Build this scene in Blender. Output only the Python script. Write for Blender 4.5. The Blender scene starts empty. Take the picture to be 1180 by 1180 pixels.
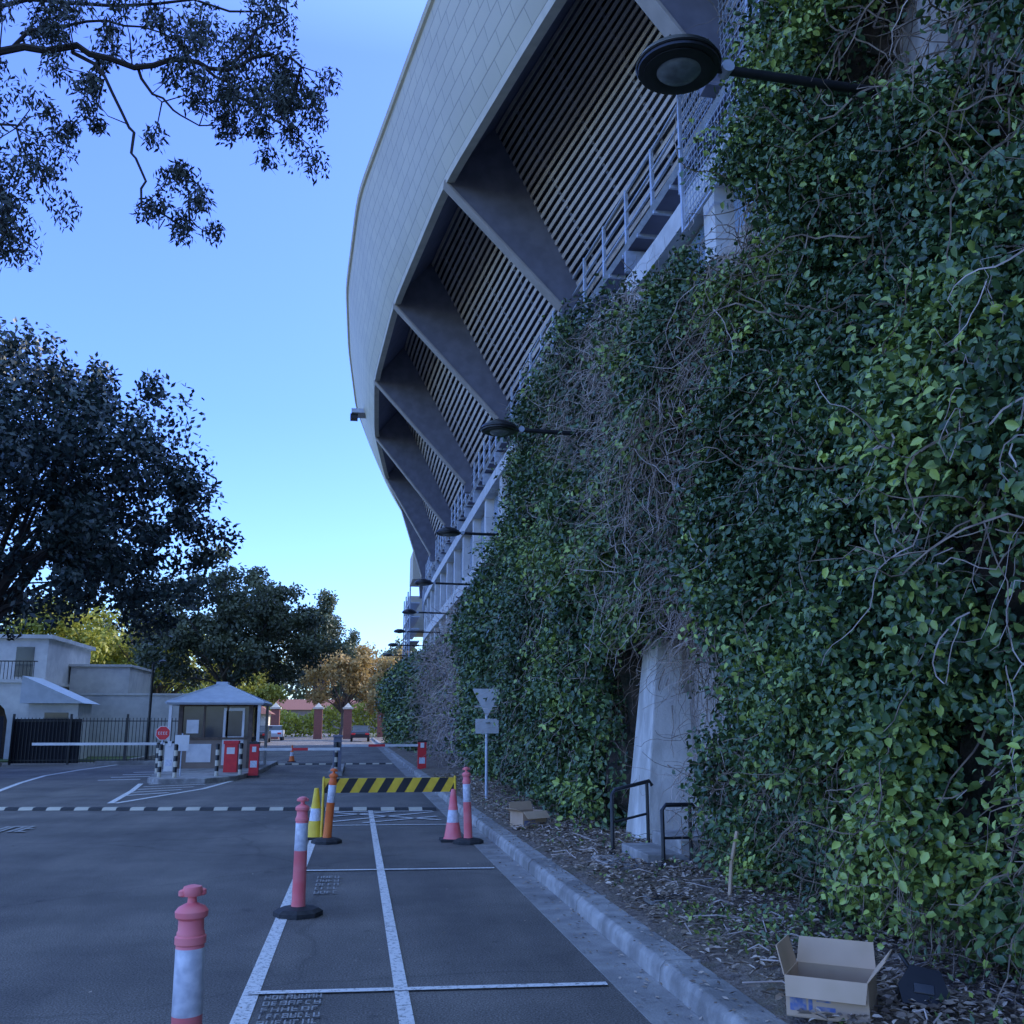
import bpy, math, random
import numpy as np
from mathutils import Vector, Matrix
random.seed(7); rng=np.random.default_rng(7)
scene=bpy.context.scene
COL=scene.collection
# ------------------------------------------------------------------ materials
def newmat(name):
    m=bpy.data.materials.new(name); m.use_nodes=True
    nt=m.node_tree; b=nt.nodes['Principled BSDF']; return m,nt,b
def mat(name,c1,c2=None,scale=5,rough=.7,metal=0,bump=0,bscale=None,detail=2,spec=.5,lo=.35,hi=.65,c3=None,s3=.4,stretch=None,emit=None):
    m,nt,b=newmat(name); N=nt.nodes; L=nt.links
    b.inputs['Roughness'].default_value=rough; b.inputs['Metallic'].default_value=metal
    b.inputs['Specular IOR Level'].default_value=spec
    c2=c2 or tuple(x*.8 for x in c1)
    tc=N.new('ShaderNodeTexCoord'); mp=N.new('ShaderNodeMapping'); L.new(tc.outputs['Object'],mp.inputs[0])
    if stretch: mp.inputs['Scale'].default_value=stretch
    n=N.new('ShaderNodeTexNoise'); n.inputs['Scale'].default_value=scale; n.inputs['Detail'].default_value=detail
    L.new(mp.outputs[0],n.inputs['Vector'])
    r=N.new('ShaderNodeValToRGB'); r.color_ramp.elements[0].position=lo; r.color_ramp.elements[1].position=hi
    r.color_ramp.elements[0].color=(*c1,1); r.color_ramp.elements[1].color=(*c2,1)
    L.new(n.outputs['Fac'],r.inputs[0]); out=r.outputs[0]
    if c3:
        n2=N.new('ShaderNodeTexNoise'); n2.inputs['Scale'].default_value=s3; n2.inputs['Detail'].default_value=6; n2.inputs['Roughness'].default_value=.65
        L.new(mp.outputs[0],n2.inputs['Vector'])
        r2=N.new('ShaderNodeValToRGB'); r2.color_ramp.elements[0].position=.48; r2.color_ramp.elements[1].position=.62
        L.new(n2.outputs['Fac'],r2.inputs[0])
        mx=N.new('ShaderNodeMixRGB'); L.new(r2.outputs[0],mx.inputs[0]); L.new(out,mx.inputs[1]); mx.inputs[2].default_value=(*c3,1); out=mx.outputs[0]
    L.new(out,b.inputs['Base Color'])
    if bump:
        nb=N.new('ShaderNodeTexNoise'); nb.inputs['Scale'].default_value=bscale or scale*4; nb.inputs['Detail'].default_value=2
        L.new(tc.outputs['Object'],nb.inputs['Vector'])
        bp=N.new('ShaderNodeBump'); bp.inputs['Strength'].default_value=bump; bp.inputs['Distance'].default_value=.02
        L.new(nb.outputs['Fac'],bp.inputs['Height']); L.new(bp.outputs[0],b.inputs['Normal'])
    return m
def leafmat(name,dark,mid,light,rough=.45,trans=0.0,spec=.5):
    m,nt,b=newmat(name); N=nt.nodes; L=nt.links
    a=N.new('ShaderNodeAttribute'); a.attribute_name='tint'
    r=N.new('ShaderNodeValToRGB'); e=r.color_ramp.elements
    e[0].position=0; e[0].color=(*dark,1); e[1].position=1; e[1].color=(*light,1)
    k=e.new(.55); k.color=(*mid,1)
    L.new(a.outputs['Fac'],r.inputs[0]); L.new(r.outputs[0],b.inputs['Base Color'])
    b.inputs['Roughness'].default_value=rough; b.inputs['Specular IOR Level'].default_value=spec
    if trans:
        t=N.new('ShaderNodeBsdfTranslucent'); L.new(r.outputs[0],t.inputs[0])
        mx=N.new('ShaderNodeMixShader'); mx.inputs[0].default_value=trans
        L.new(b.outputs[0],mx.inputs[1]); L.new(t.outputs[0],mx.inputs[2])
        L.new(mx.outputs[0],N['Material Output'].inputs[0])
    return m
M={}
def asphaltmat():
    m,nt,b=newmat('asphalt');N=nt.nodes;L=nt.links
    tc=N.new('ShaderNodeTexCoord'); O=tc.outputs['Object']
    def noise(s,d,r=.5,vec=O):
        n=N.new('ShaderNodeTexNoise');n.inputs['Scale'].default_value=s;n.inputs['Detail'].default_value=d;n.inputs['Roughness'].default_value=r;L.new(vec,n.inputs['Vector']);return n
    def ramp(src,a,ca,c,cc):
        r=N.new('ShaderNodeValToRGB');e=r.color_ramp.elements;e[0].position=a;e[0].color=(*ca,1);e[1].position=c;e[1].color=(*cc,1);L.new(src,r.inputs[0]);return r
    def mul(a,bb,f=1):
        x=N.new('ShaderNodeMixRGB');x.blend_type='MULTIPLY';x.inputs[0].default_value=f;L.new(a,x.inputs[1]);L.new(bb,x.inputs[2]);return x.outputs[0]
    grain=ramp(noise(80,3,.8).outputs['Fac'],.38,(.065,.055,.046),.64,(.34,.295,.245))
    big=ramp(noise(.45,6,.65).outputs['Fac'],.38,(.66,.67,.69),.62,(1.12,1.12,1.12))
    mp=N.new('ShaderNodeMapping');mp.inputs['Scale'].default_value=(1.3,.16,1);L.new(O,mp.inputs[0])
    tracks=ramp(noise(1,4,.6,mp.outputs[0]).outputs['Fac'],.35,(.78,.78,.80),.65,(1.08,1.08,1.07))
    c=mul(mul(grain.outputs[0],big.outputs[0]),tracks.outputs[0])
    nd=noise(1.1,3); mx=N.new('ShaderNodeMixRGB');mx.inputs[0].default_value=.25;L.new(O,mx.inputs[1]);L.new(nd.outputs['Color'],mx.inputs[2])
    vo=N.new('ShaderNodeTexVoronoi');vo.feature='DISTANCE_TO_EDGE';vo.inputs['Scale'].default_value=.33;L.new(mx.outputs[0],vo.inputs['Vector'])
    cr=ramp(vo.outputs['Distance'],.0,(.62,.62,.63),.007,(1,1,1)); c=mul(c,cr.outputs[0],.6)
    sp=ramp(noise(2.6,2).outputs['Fac'],.68,(1,1,1),.74,(.66,.66,.68)); c=mul(c,sp.outputs[0],.8)
    L.new(c,b.inputs['Base Color']);b.inputs['Roughness'].default_value=.85
    nb=noise(160,1);bp=N.new('ShaderNodeBump');bp.inputs['Strength'].default_value=.5;bp.inputs['Distance'].default_value=.015;L.new(nb.outputs['Fac'],bp.inputs['Height']);L.new(bp.outputs[0],b.inputs['Normal'])
    return m
M['asphalt']=asphaltmat()
M['ground']=mat('ground_soil',(.10,.11,.05),(.16,.14,.08),2,.95)
M['grass']=mat('grass',(.06,.10,.03),(.10,.13,.04),3,.95)
M['conc']=mat('kerb_concrete',(.46,.43,.39),(.31,.29,.265),7,.85,0,.3,60,c3=(.22,.205,.185),s3=1.3)
M['gutter']=mat('gutter_concrete',(.37,.345,.31),(.27,.25,.23),5,.85,0,.3,60,c3=(.20,.185,.17),s3=.9)
def paint():
    m,nt,b=newmat('road_paint_worn'); N=nt.nodes;L=nt.links
    tc=N.new('ShaderNodeTexCoord'); n=N.new('ShaderNodeTexNoise'); n.inputs['Scale'].default_value=30;n.inputs['Detail'].default_value=6;n.inputs['Roughness'].default_value=.8
    L.new(tc.outputs['Object'],n.inputs['Vector'])
    r=N.new('ShaderNodeValToRGB'); e=r.color_ramp.elements; e[0].position=.38;e[0].color=(.22,.20,.17,1);e[1].position=.49;e[1].color=(.85,.80,.73,1)
    L.new(n.outputs['Fac'],r.inputs[0]);L.new(r.outputs[0],b.inputs['Base Color']);b.inputs['Roughness'].default_value=.8
    return m
M['paint']=paint()
def paint2():
    m=M['paint'].copy(); m.name='road_paint_faded'
    e=[n for n in m.node_tree.nodes if n.type=='VALTORGB'][0].color_ramp.elements
    e[0].position=.44; e[1].position=.60; e[1].color=(.5,.47,.43,1); return m
M['paintf']=paint2()
M['white']=mat('white_render',(.80,.77,.71),(.70,.67,.62),3,.8,c3=(.62,.59,.54),s3=1.2)
M['wallwhite']=mat('white_house_render',(.66,.63,.57),(.58,.55,.50),3,.8,c3=(.50,.48,.44),s3=.8)
M['buttress']=mat('buttress_concrete',(.78,.74,.66),(.64,.60,.54),5,.85,0,.3,30,c3=(.48,.45,.39),s3=1.5,stretch=(1,1,.4))
M['cream']=mat('cream_render',(.64,.57,.44),(.56,.50,.38),3,.8)
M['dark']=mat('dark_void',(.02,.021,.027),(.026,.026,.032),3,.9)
M['black']=mat('black_metal',(.016,.017,.02),(.026,.026,.028),8,.38,.2)
M['rubber']=mat('black_rubber',(.025,.025,.027),(.04,.04,.04),20,.75,0,.2)
M['steel']=mat('galvanised_steel',(.56,.60,.66),(.44,.48,.54),9,.45,.2)
M['beam']=mat('painted_beam',(.215,.21,.245),(.165,.16,.19),3,.6)
M['beamedge']=mat('beam_edge',(.48,.42,.36),(.40,.35,.30),3,.6)
M['slat']=mat('louvre_slat',(.70,.59,.49),(.58,.49,.41),2,.5)
M['soffit']=mat('soffit_panel',(.17,.175,.24),(.14,.145,.20),2,.7)
M['glass']=mat('window_glass',(.03,.035,.045),(.05,.055,.065),2,.12,0,spec=.5)
M['glassblue']=mat('pale_glazing',(.28,.37,.48),(.2,.28,.36),2,.15)
M['wall']=mat('weathered_wall',(.48,.42,.36),(.27,.23,.195),2.2,.92,0,.8,14,c3=(.58,.53,.47),s3=1.1,stretch=(1,1,.5))
M['bwall']=mat('building_concrete',(.52,.50,.47),(.42,.40,.38),1.5,.85)
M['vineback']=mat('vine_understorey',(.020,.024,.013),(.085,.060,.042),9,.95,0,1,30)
M['twig']=mat('vine_twig',(.30,.22,.155),(.15,.11,.08),12,.85,detail=0)
M['twiglight']=mat('vine_twig_pale',(.58,.47,.40),(.36,.28,.235),6,.85,detail=0)
M['bark']=mat('bark',(.13,.10,.08),(.07,.055,.045),8,.9,0,.6,25)
M['barkdark']=mat('bark_dark',(.03,.025,.022),(.05,.04,.035),8,.9)
M['mulch']=mat('mulch_soil',(.15,.11,.08),(.32,.25,.19),28,.95,0,1,60,c3=(.19,.155,.10),s3=3)
M['pink']=mat('bollard_plastic_faded',(.97,.17,.18),(.99,.26,.26),6,.5)
M['orange']=mat('cone_plastic_orange',(.98,.22,.04),(.94,.17,.04),6,.5)
M['refl']=mat('reflective_band',(.76,.75,.78),(.56,.56,.60),25,.35)
M['red']=mat('red_paint',(.78,.03,.03),(.68,.02,.03),6,.45)
M['yellow']=mat('yellow_paint',(.95,.64,.04),(.85,.52,.03),8,.5)
M['card']=mat('cardboard',(.66,.46,.30),(.58,.40,.25),5,.85)
M['cardin']=mat('cardboard_inside',(.50,.35,.22),(.44,.30,.18),5,.9)
M['cardprint']=mat('cardboard_print',(.12,.18,.36),(.40,.34,.33),40,.85)
M['roofmetal']=mat('metal_roof',(.54,.58,.62),(.46,.50,.54),4,.5)
M['rooftile']=mat('terracotta_roof',(.30,.12,.08),(.22,.09,.06),6,.8)
M['brick']=mat('red_brick',(.28,.11,.08),(.20,.08,.06),14,.85)
M['sand']=mat('sandstone',(.30,.22,.16),(.24,.18,.13),2,.85)
M['timber']=mat('timber',(.14,.09,.06),(.09,.06,.04),9,.7)
M['signback']=mat('sign_back_aluminium',(.64,.63,.61),(.54,.53,.51),6,.5,.1)
M['lens']=mat('lamp_lens',(.22,.25,.28),(.13,.15,.17),12,.25)
M['carw']=mat('car_paint_white',(.6,.6,.6),(.58,.58,.58),3,.2)
M['card2']=mat('car_paint_dark',(.03,.035,.05),(.03,.03,.04),3,.2)
def fasciamat():
    m,nt,b=newmat('fascia_panels');N=nt.nodes;L=nt.links
    uv=N.new('ShaderNodeUVMap'); uv.uv_map='UVMap'
    br=N.new('ShaderNodeTexBrick'); br.inputs['Scale'].default_value=1; br.inputs['Mortar Size'].default_value=.014;br.inputs['Mortar Smooth'].default_value=.3
    br.inputs['Brick Width'].default_value=.8; br.inputs['Row Height'].default_value=.34
    br.inputs['Color1'].default_value=(.66,.575,.375,1); br.inputs['Color2'].default_value=(.61,.53,.35,1); br.inputs['Mortar'].default_value=(.38,.33,.22,1)
    L.new(uv.outputs[0],br.inputs['Vector'])
    n=N.new('ShaderNodeTexNoise'); n.inputs['Scale'].default_value=.5;n.inputs['Detail'].default_value=4; L.new(uv.outputs[0],n.inputs['Vector'])
    mx=N.new('ShaderNodeMixRGB');mx.blend_type='MULTIPLY';mx.inputs[0].default_value=.25
    L.new(br.outputs['Color'],mx.inputs[1]);L.new(n.outputs['Fac'],mx.inputs[2])
    L.new(mx.outputs[0],b.inputs['Base Color']);b.inputs['Roughness'].default_value=.5
    bp=N.new('ShaderNodeBump');bp.inputs['Strength'].default_value=.5;bp.inputs['Distance'].default_value=.03;bp.invert=True
    L.new(br.outputs['Fac'],bp.inputs['Height']);L.new(bp.outputs[0],b.inputs['Normal'])
    return m
M['fascia']=fasciamat()
M['leaf']=leafmat('vine_leaf',(.022,.044,.020),(.082,.15,.055),(.42,.52,.10),.36)
M['leafgrey']=leafmat('bare_vine_leaf',(.17,.14,.145),(.34,.30,.31),(.46,.41,.41),.8)
M['leafbig']=leafmat('dark_tree_leaf',(.014,.026,.026),(.032,.055,.045),(.07,.11,.07),.45)
M['leafmid']=leafmat('mid_tree_leaf',(.055,.068,.04),(.12,.14,.065),(.24,.25,.10),.55,.15)
M['leafyel']=leafmat('sunny_tree_leaf',(.19,.20,.03),(.40,.40,.06),(.60,.55,.10),.55,.35)
M['leaforange']=leafmat('autumn_tree_leaf',(.24,.17,.06),(.52,.35,.12),(.68,.48,.16),.6,.35)
M['leafeuc']=leafmat('eucalypt_leaf',(.016,.024,.022),(.04,.055,.045),(.09,.11,.07),.5)
M['litter']=leafmat('leaf_litter',(.11,.08,.06),(.40,.30,.215),(.74,.60,.47),.85)
# ------------------------------------------------------------------ mesh builder
class MB:
    def __init__(s): s.v=[];s.f=[];s.m=[]
    def add(s,vs,fs,mi=0):
        o=len(s.v); s.v+= [tuple(p) for p in vs]; s.f+=[tuple(i+o for i in f) for f in fs]; s.m+=[mi]*len(fs)
    def box(s,x0,y0,z0,x1,y1,z1,mi=0,R=None,c=None):
        vs=[(x0,y0,z0),(x1,y0,z0),(x1,y1,z0),(x0,y1,z0),(x0,y0,z1),(x1,y0,z1),(x1,y1,z1),(x0,y1,z1)]
        if R is not None:
            c=Vector(c); vs=[tuple(R@(Vector(p)-c)+c) for p in vs]
        s.add(vs,[(3,2,1,0),(4,5,6,7),(0,1,5,4),(1,2,6,5),(2,3,7,6),(3,0,4,7)],mi)
    def tube(s,pts,r,n=8,mi=0,cap=True):
        pts=[Vector(p) for p in pts]; k=len(pts)
        rs=[r]*k if not hasattr(r,'__len__') else r
        vs=[];fs=[]; prev=None
        for i,p in enumerate(pts):
            t=(pts[min(i+1,k-1)]-pts[max(i-1,0)]); t=t.normalized() if t.length>1e-9 else Vector((0,0,1))
            if prev is None:
                a=t.cross(Vector((0,0,1))); 
                if a.length<.05: a=t.cross(Vector((1,0,0)))
                a.normalize()
            else:
                a=(prev-t*prev.dot(t)); a=a.normalized() if a.length>1e-6 else prev
            prev=a; b=t.cross(a)
            for j in range(n):
                q=2*math.pi*j/n; vs.append(p+(a*math.cos(q)+b*math.sin(q))*rs[i])
        for i in range(k-1):
            for j in range(n):
                fs.append((i*n+j,i*n+(j+1)%n,(i+1)*n+(j+1)%n,(i+1)*n+j))
        if cap: fs.append(tuple(range(n))[::-1]); fs.append(tuple((k-1)*n+j for j in range(n)))
        s.add(vs,fs,mi)
    def lathe(s,prof,o=(0,0,0),n=20,mi=0,R=None,mis=None):
        vs=[];fs=[];o=Vector(o)
        for r,z in prof:
            for j in range(n):
                q=2*math.pi*j/n; p=Vector((r*math.cos(q),r*math.sin(q),z))
                if R is not None: p=R@p
                vs.append(p+o)
        for i in range(len(prof)-1):
            fs.append([(i*n+j,i*n+(j+1)%n,(i+1)*n+(j+1)%n,(i+1)*n+j) for j in range(n)])
        base=len(s.v); s.v+=[tuple(p) for p in vs]
        for i,ff in enumerate(fs):
            for f in ff: s.f.append(tuple(a+base for a in f)); s.m.append(mis[i] if mis else mi)
        s.f.append(tuple(base+j for j in range(n))[::-1]); s.m.append(mis[0] if mis else mi)
        s.f.append(tuple(base+(len(prof)-1)*n+j for j in range(n))); s.m.append(mis[-1] if mis else mi)
    def poly(s,pts,mi=0): s.add(pts,[tuple(range(len(pts)))],mi)
    def prism(s,poly,y0,y1,mi=0):
        n=len(poly); vs=[(x,y0,z) for x,z in poly]+[(x,y1,z) for x,z in poly]
        s.add(vs,[tuple(range(n)),tuple(range(n,2*n))[::-1]]+[(i,(i+1)%n,(i+1)%n+n,i+n) for i in range(n)],mi)
    def sheet(s,rows,mi=0):
        n=len(rows[0]); vs=[p for r in rows for p in r]; fs=[]
        for i in range(len(rows)-1):
            for j in range(n-1): fs.append((i*n+j,i*n+j+1,(i+1)*n+j+1,(i+1)*n+j))
        s.add(vs,fs,mi)
    def build(s,name,mats,parent=None,smooth=False,bevel=0,loc=None,rot=None):
        me=bpy.data.meshes.new(name); me.from_pydata(s.v,[],s.f)
        for k in mats: me.materials.append(M[k])
        me.polygons.foreach_set('material_index',s.m)
        if smooth: me.polygons.foreach_set('use_smooth',[True]*len(s.f))
        me.update(); ob=bpy.data.objects.new(name,me); COL.objects.link(ob)
        if parent: ob.parent=parent
        if loc: ob.location=loc
        if rot: ob.rotation_euler=rot
        if bevel:
            b=ob.modifiers.new('bevel','BEVEL'); b.width=bevel; b.segments=2; b.limit_method='ANGLE'
        if smooth and not bevel:
            try: me.set_sharp_from_angle(angle=math.radians(40))
            except Exception: pass
        return ob
def empty(name,loc=(0,0,0),rz=0):
    e=bpy.data.objects.new(name,None); COL.objects.link(e); e.location=loc; e.rotation_euler=(0,0,rz); e.empty_display_size=.3; return e
# ------------------------------------------------------------------ fast leaves
def unit(a): return a/np.maximum(np.linalg.norm(a,axis=1,keepdims=True),1e-9)
def leaves(name,P,Nn,D,Ln,Wd,tint,matkey,parent=None,hi=False):
    n=len(P); D=unit(D); Nn=unit(Nn-D*np.sum(Nn*D,axis=1,keepdims=True)); S=np.cross(D,Nn)
    Ln=np.broadcast_to(Ln,(n,))[:,None]; Wd=np.broadcast_to(Wd,(n,))[:,None]
    if hi:
        b=P; t=P+D*Ln-Nn*Ln*.12
        l1=P+D*Ln*.3+S*Wd*.5+Nn*Wd*.18; l2=P+D*Ln*.68+S*Wd*.42+Nn*Wd*.12
        r1=P+D*Ln*.3-S*Wd*.5+Nn*Wd*.18; r2=P+D*Ln*.68-S*Wd*.42+Nn*Wd*.12
        V=np.stack([b,l1,l2,t,r2,r1],1).reshape(-1,3); k=6
        F=np.array([[0,1,2,3],[0,3,4,5]])
    else:
        V=np.stack([P,P+D*Ln*.45+S*Wd*.5,P+D*Ln,P+D*Ln*.45-S*Wd*.5],1).reshape(-1,3); k=4
        F=np.array([[0,1,2,3]])
    idx=(np.arange(n)[:,None,None]*k+F[None]).reshape(-1)
    nf=n*len(F)
    me=bpy.data.meshes.new(name); me.vertices.add(len(V)); me.vertices.foreach_set('co',V.astype(np.float32).ravel())
    me.loops.add(len(idx)); me.loops.foreach_set('vertex_index',idx.astype(np.int32))
    me.polygons.add(nf); me.polygons.foreach_set('loop_start',(np.arange(nf)*4).astype(np.int32))
    me.update(calc_edges=True)
    a=me.attributes.new('tint','FLOAT','FACE'); a.data.foreach_set('value',np.repeat(np.clip(tint,0,1),len(F)).astype(np.float32))
    me.materials.append(M[matkey]); ob=bpy.data.objects.new(name,me); COL.objects.link(ob)
    if parent: ob.parent=parent
    return ob
_tab=np.random.default_rng(3).random((8,64,64))
def vn(x,y,k=0):
    x=np.asarray(x,float);y=np.asarray(y,float); xi=np.floor(x).astype(int);yi=np.floor(y).astype(int);fx=x-xi;fy=y-yi
    fx=fx*fx*(3-2*fx);fy=fy*fy*(3-2*fy);T=_tab[k]
    g=lambda a,b:T[a%64,b%64]
    return (g(xi,yi)*(1-fx)+g(xi+1,yi)*fx)*(1-fy)+(g(xi,yi+1)*(1-fx)+g(xi+1,yi+1)*fx)*fy
# ------------------------------------------------------------------ ground, road
g=MB(); g.sheet([[(x,y,-.03) for x in (-900,-60,0,60,900)] for y in (-200,0,60,200,1500)]); g.build('ground',['ground'])
g=MB(); g.poly([(-30,-8,0),(1.66,-8,0),(1.66,46,0),(-30,46,0)]); g.poly([(-9.5,46,0),(1.66,46,0),(1.66,175,0),(-9.5,175,0)])
g.poly([(-40,112,0),(-9.5,112,0),(-9.5,125,0),(-40,125,0)]); g.build('road',['asphalt'])
g=MB(); g.box(1.66,-8,-.02,1.95,120,.006); g.build('gutter',['gutter'])
g=MB(); y=-8
while y<110:
    L=2.4; g.prism([(1.95,-.02),(2.2,-.02),(2.2,.135),(1.99,.135),(1.96,.10)],y,y+L-.012); y+=L
g.build('kerb',['conc'],bevel=.012)
g=MB(); ys=np.arange(-8,112,.25); xs=np.linspace(2.2,4.3,12)
rows=[]
for yy in ys:
    rows.append([(x,yy,.12+.16*((x-2.2)/1.8)+.07*(vn(x*2.3,yy*2.3,1)-.5)*min(1,(x-2.2)*3)+.03*(vn(x*9,yy*9,2)-.5)) for x in xs])
g.sheet(rows); g.build('verge_mulch',['mulch'],smooth=True)
g=MB(); Z=.004
def strip(p,q,w,z=Z,mi=0):
    p=Vector((p[0],p[1],z));q=Vector((q[0],q[1],z));t=(q-p).normalized();s=Vector((-t.y,t.x,0))*w/2
    g.poly([p-s,q-s,q+s,p+s],mi)
strip((-.64,-6),(-.5,17),.10); strip((.32,-6),(.36,19.5),.085,Z+.004)
for a,b,yy in((-.58,1.62,6.58),(-.5,1.62,11.7),(-.4,1.55,16.7)): strip((a,yy),(b,yy-.12),.075,Z+.008)
for (p,q) in (((-.4,17.2),(1.5,18.9)),((1.5,17.3),(-.3,19.0)),((.2,17),(1.5,18)),((-.4,18.2),(.8,19.1)),((-.4,19.2),(1.5,19.1))): strip(p,q,.08,Z+.012)
strip((-.45,21),(-.45,30),.1)
pts=[(-9.3,43),(-9.6,38),(-9.6,34),(-9.1,30),(-8.6,27),(-8.3,25.2),(-8.4,23.6),(-9,22.4),(-10.5,21.5),(-13,21.0)]
for p,q in zip(pts,pts[1:]): strip(p,q,.14)
a=[(-5.7,29),(-5.3,26),(-4.9,22)]; b=[(-3.4,30),(-3.7,26.5),(-4.8,22)]
for l in (a,b):
    for p,q in zip(l,l[1:]): strip(p,q,.13,Z+.004)
for i in range(5):
    yy=24.2+i*1.1; strip((-5.1-.08*i,yy+.0),(-4.3+.13*i,yy+.9),.14,Z+.008)
for i in range(4): strip((-7.3-.0*i,31+1.6*i),(-6.2,31.4+1.6*i),.25)
g.build('road_markings',['paint'])
g=MB()
def letters(x0,y0,w,h,n,seed,t=.012):
    r=random.Random(seed); cw=w/n; z=Z+.012
    for i in range(n):
        xa=x0+i*cw; xb=xa+cw*.62; ty=t*1.6
        g.poly([(xa,y0,z),(xa+t,y0,z),(xa+t,y0+h,z),(xa,y0+h,z)])
        if r.random()<.5: g.poly([(xb,y0,z),(xb+t,y0,z),(xb+t,y0+h,z),(xb,y0+h,z)])
        for k in (0,.5,1):
            if r.random()<.6: g.poly([(xa+t,y0+k*(h-ty),z),(xb,y0+k*(h-ty),z),(xb,y0+k*(h-ty)+ty,z),(xa+t,y0+k*(h-ty)+ty,z)])
for k in range(9): letters(-.47,5.35+.13*k,.34,.09,6+k%3,k,.010)
for k in range(5): letters(-.33,10.1+.24*k,.24,.16,4,k+9)
letters(-5.8,16.4,1.05,.9,4,31,.07)
g.build('road_lettering',['paintf'])
def hump(x0,y0,x1,y1):
    g=MB(); n=int(abs(x1-x0)/.26)
    for i in range(n):
        t0=i/n;t1=(i+1)/n; xa=x0+(x1-x0)*t0; xb=x0+(x1-x0)*t1-.01; ya=y0+(y1-y0)*t0; 
        g.add([(xa,ya-.17,.005),(xa,ya-.08,.05),(xa,ya+.08,.05),(xa,ya+.17,.005),(xb,ya-.17,.005),(xb,ya-.08,.05),(xb,ya+.08,.05),(xb,ya+.17,.005)],
              [(0,4,5,1),(1,5,6,2),(2,6,7,3),(0,1,2,3),(7,6,5,4)],1 if i%2==0 else 0)
    g.build('speed_hump',['rubber','cream'])
hump(-13.5,21.8,1.6,19.4); hump(-4,41.5,1.6,41.5); hump(-9.3,43.5,-5.9,43.5)
g=MB(); g.box(2.45,8.25,.15,2.85,8.6,.18); g.box(2.5,8.3,.18,2.8,8.55,.187,1); g.build('drain_cover',['conc','black'],bevel=.01)
# ------------------------------------------------------------------ stadium
def sm(tab,ys):
    t=np.array(tab,float); f=np.linspace(-20,110,1301); v=np.interp(f,t[:,0],t[:,1]); k=np.exp(-np.linspace(-2.5,2.5,61)**2/1.0); k/=k.sum()
    vp=np.concatenate([np.full(30,v[0]),v,np.full(30,v[-1])]); v=np.convolve(vp,k,'valid'); return np.interp(ys,f,v)
FX=[(-10,4.6),(0,4.3),(5,3.9),(11.4,3.0),(13.3,2.62),(19.6,1.55),(27.8,.74),(36,.30),(43.4,.45),(52,1.2),(60,2.4),(68,3.8),(80,7)]
FZ=[(-10,11.8),(5,12.2),(11.4,12.6),(19.6,13.4),(27.8,14.1),(36,14.57),(52,14.8),(80,14.9)]
TX=[(-10,4.0),(0,3.5),(5,3.1),(11.4,2.2),(17.4,1.15),(27.8,-.35),(36,-.8),(43,-.75),(52,-.4),(60,.55),(72,2.46),(85,5.4)]
TZ=[(-10,14.8),(5,15.1),(11.4,15.6),(17.4,16.2),(27.8,17.5),(36,18.15),(43,18.35),(52,18.5),(85,18.4)]
CX=[(-10,4.9),(5,4.75),(11,4.75),(13.75,4.75),(20,4.42),(30,4.15),(53,4.02),(62,4.1),(80,5.2)]
stad=empty('stadium_grandstand')
YE=76
ys=np.arange(-8,YE+.01,.8)
fx,fz,tx,tz,cx=[sm(t,ys) for t in (FX,FZ,TX,TZ,CX)]
CZ=10.1
me_rows=[]
nt_=9; g=MB(); S=[0]
for i in range(1,len(ys)): S.append(S[-1]+math.hypot(ys[i]-ys[i-1],fx[i]-fx[i-1]))
for i in range(len(ys)):
    r=[]
    for j in range(nt_):
        t=j/(nt_-1); x=fx[i]+(tx[i]-fx[i])*(t**.75) ; z=fz[i]+(tz[i]-fz[i])*t
        r.append((x,ys[i],z))
    me_rows.append(r)
g.sheet(me_rows); fo=g.build('fascia',['fascia'],stad,smooth=True)
uvl=fo.data.uv_layers.new(name='UVMap')
for lp in fo.data.loops:
    i,j=divmod(lp.vertex_index,nt_); uvl.data[lp.index].uv=(S[i],j/(nt_-1)*(tz[i]-fz[i]))
g=MB(); g.tube([(tx[i]+.05,ys[i],tz[i]+.06) for i in range(len(ys))],.14,8); 
g.build('roof_rim',['cream'],stad,smooth=True)
g=MB(); g.sheet([[(fx[i],ys[i],fz[i]),(fx[i]+.03,ys[i],fz[i]-.16),(fx[i]+.22,ys[i],fz[i]-.12)] for i in range(len(ys))]); g.build('fascia_drip_edge',['cream'],stad)
g=MB(); sx=fx+1.1; sz=fz+1.3; sx=np.minimum(sx,cx-.4)
g.sheet([[(fx[i]+.05,ys[i],fz[i]-.02),(sx[i],ys[i],sz[i]),(sx[i]+.25,ys[i],sz[i]+.05)] for i in range(len(ys))]); g.build('soffit',['soffit'],stad)
lx=cx+.35; LZ=10.5
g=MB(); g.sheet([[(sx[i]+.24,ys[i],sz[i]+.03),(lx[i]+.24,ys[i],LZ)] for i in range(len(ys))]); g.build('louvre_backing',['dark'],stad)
g=MB(); ns=27
for k in range(ns):
    rows=[]
    for i in range(len(ys)):
        P0=np.array([sx[i],sz[i]]);P1=np.array([lx[i],LZ]); d=P1-P0
        a_=P0+d*(k+.22)/ns; b_=P0+d*(k+.70)/ns; u=d/np.linalg.norm(d); nn=np.array([-u[1],u[0]])*.02
        rows.append([(a_[0],ys[i],a_[1]),(b_[0]-.01,ys[i],b_[1]-.01),(b_[0]+nn[0],ys[i],b_[1]+nn[1]),(a_[0]+nn[0],ys[i],a_[1]+nn[1]),(a_[0],ys[i],a_[1])])
    g.sheet(rows)
g.build('louvres',['slat'],stad)
g=MB()
for yy in np.arange(-4,YE,2.05):
    a,b,c=[float(sm(t,[yy])[0]) for t in (FX,FZ,CX)]; u0=min(a+1.1,c-.4)
    g.tube([(u0+.16,yy,b+1.3),(c+.51,yy,LZ)],.04,4)
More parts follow.
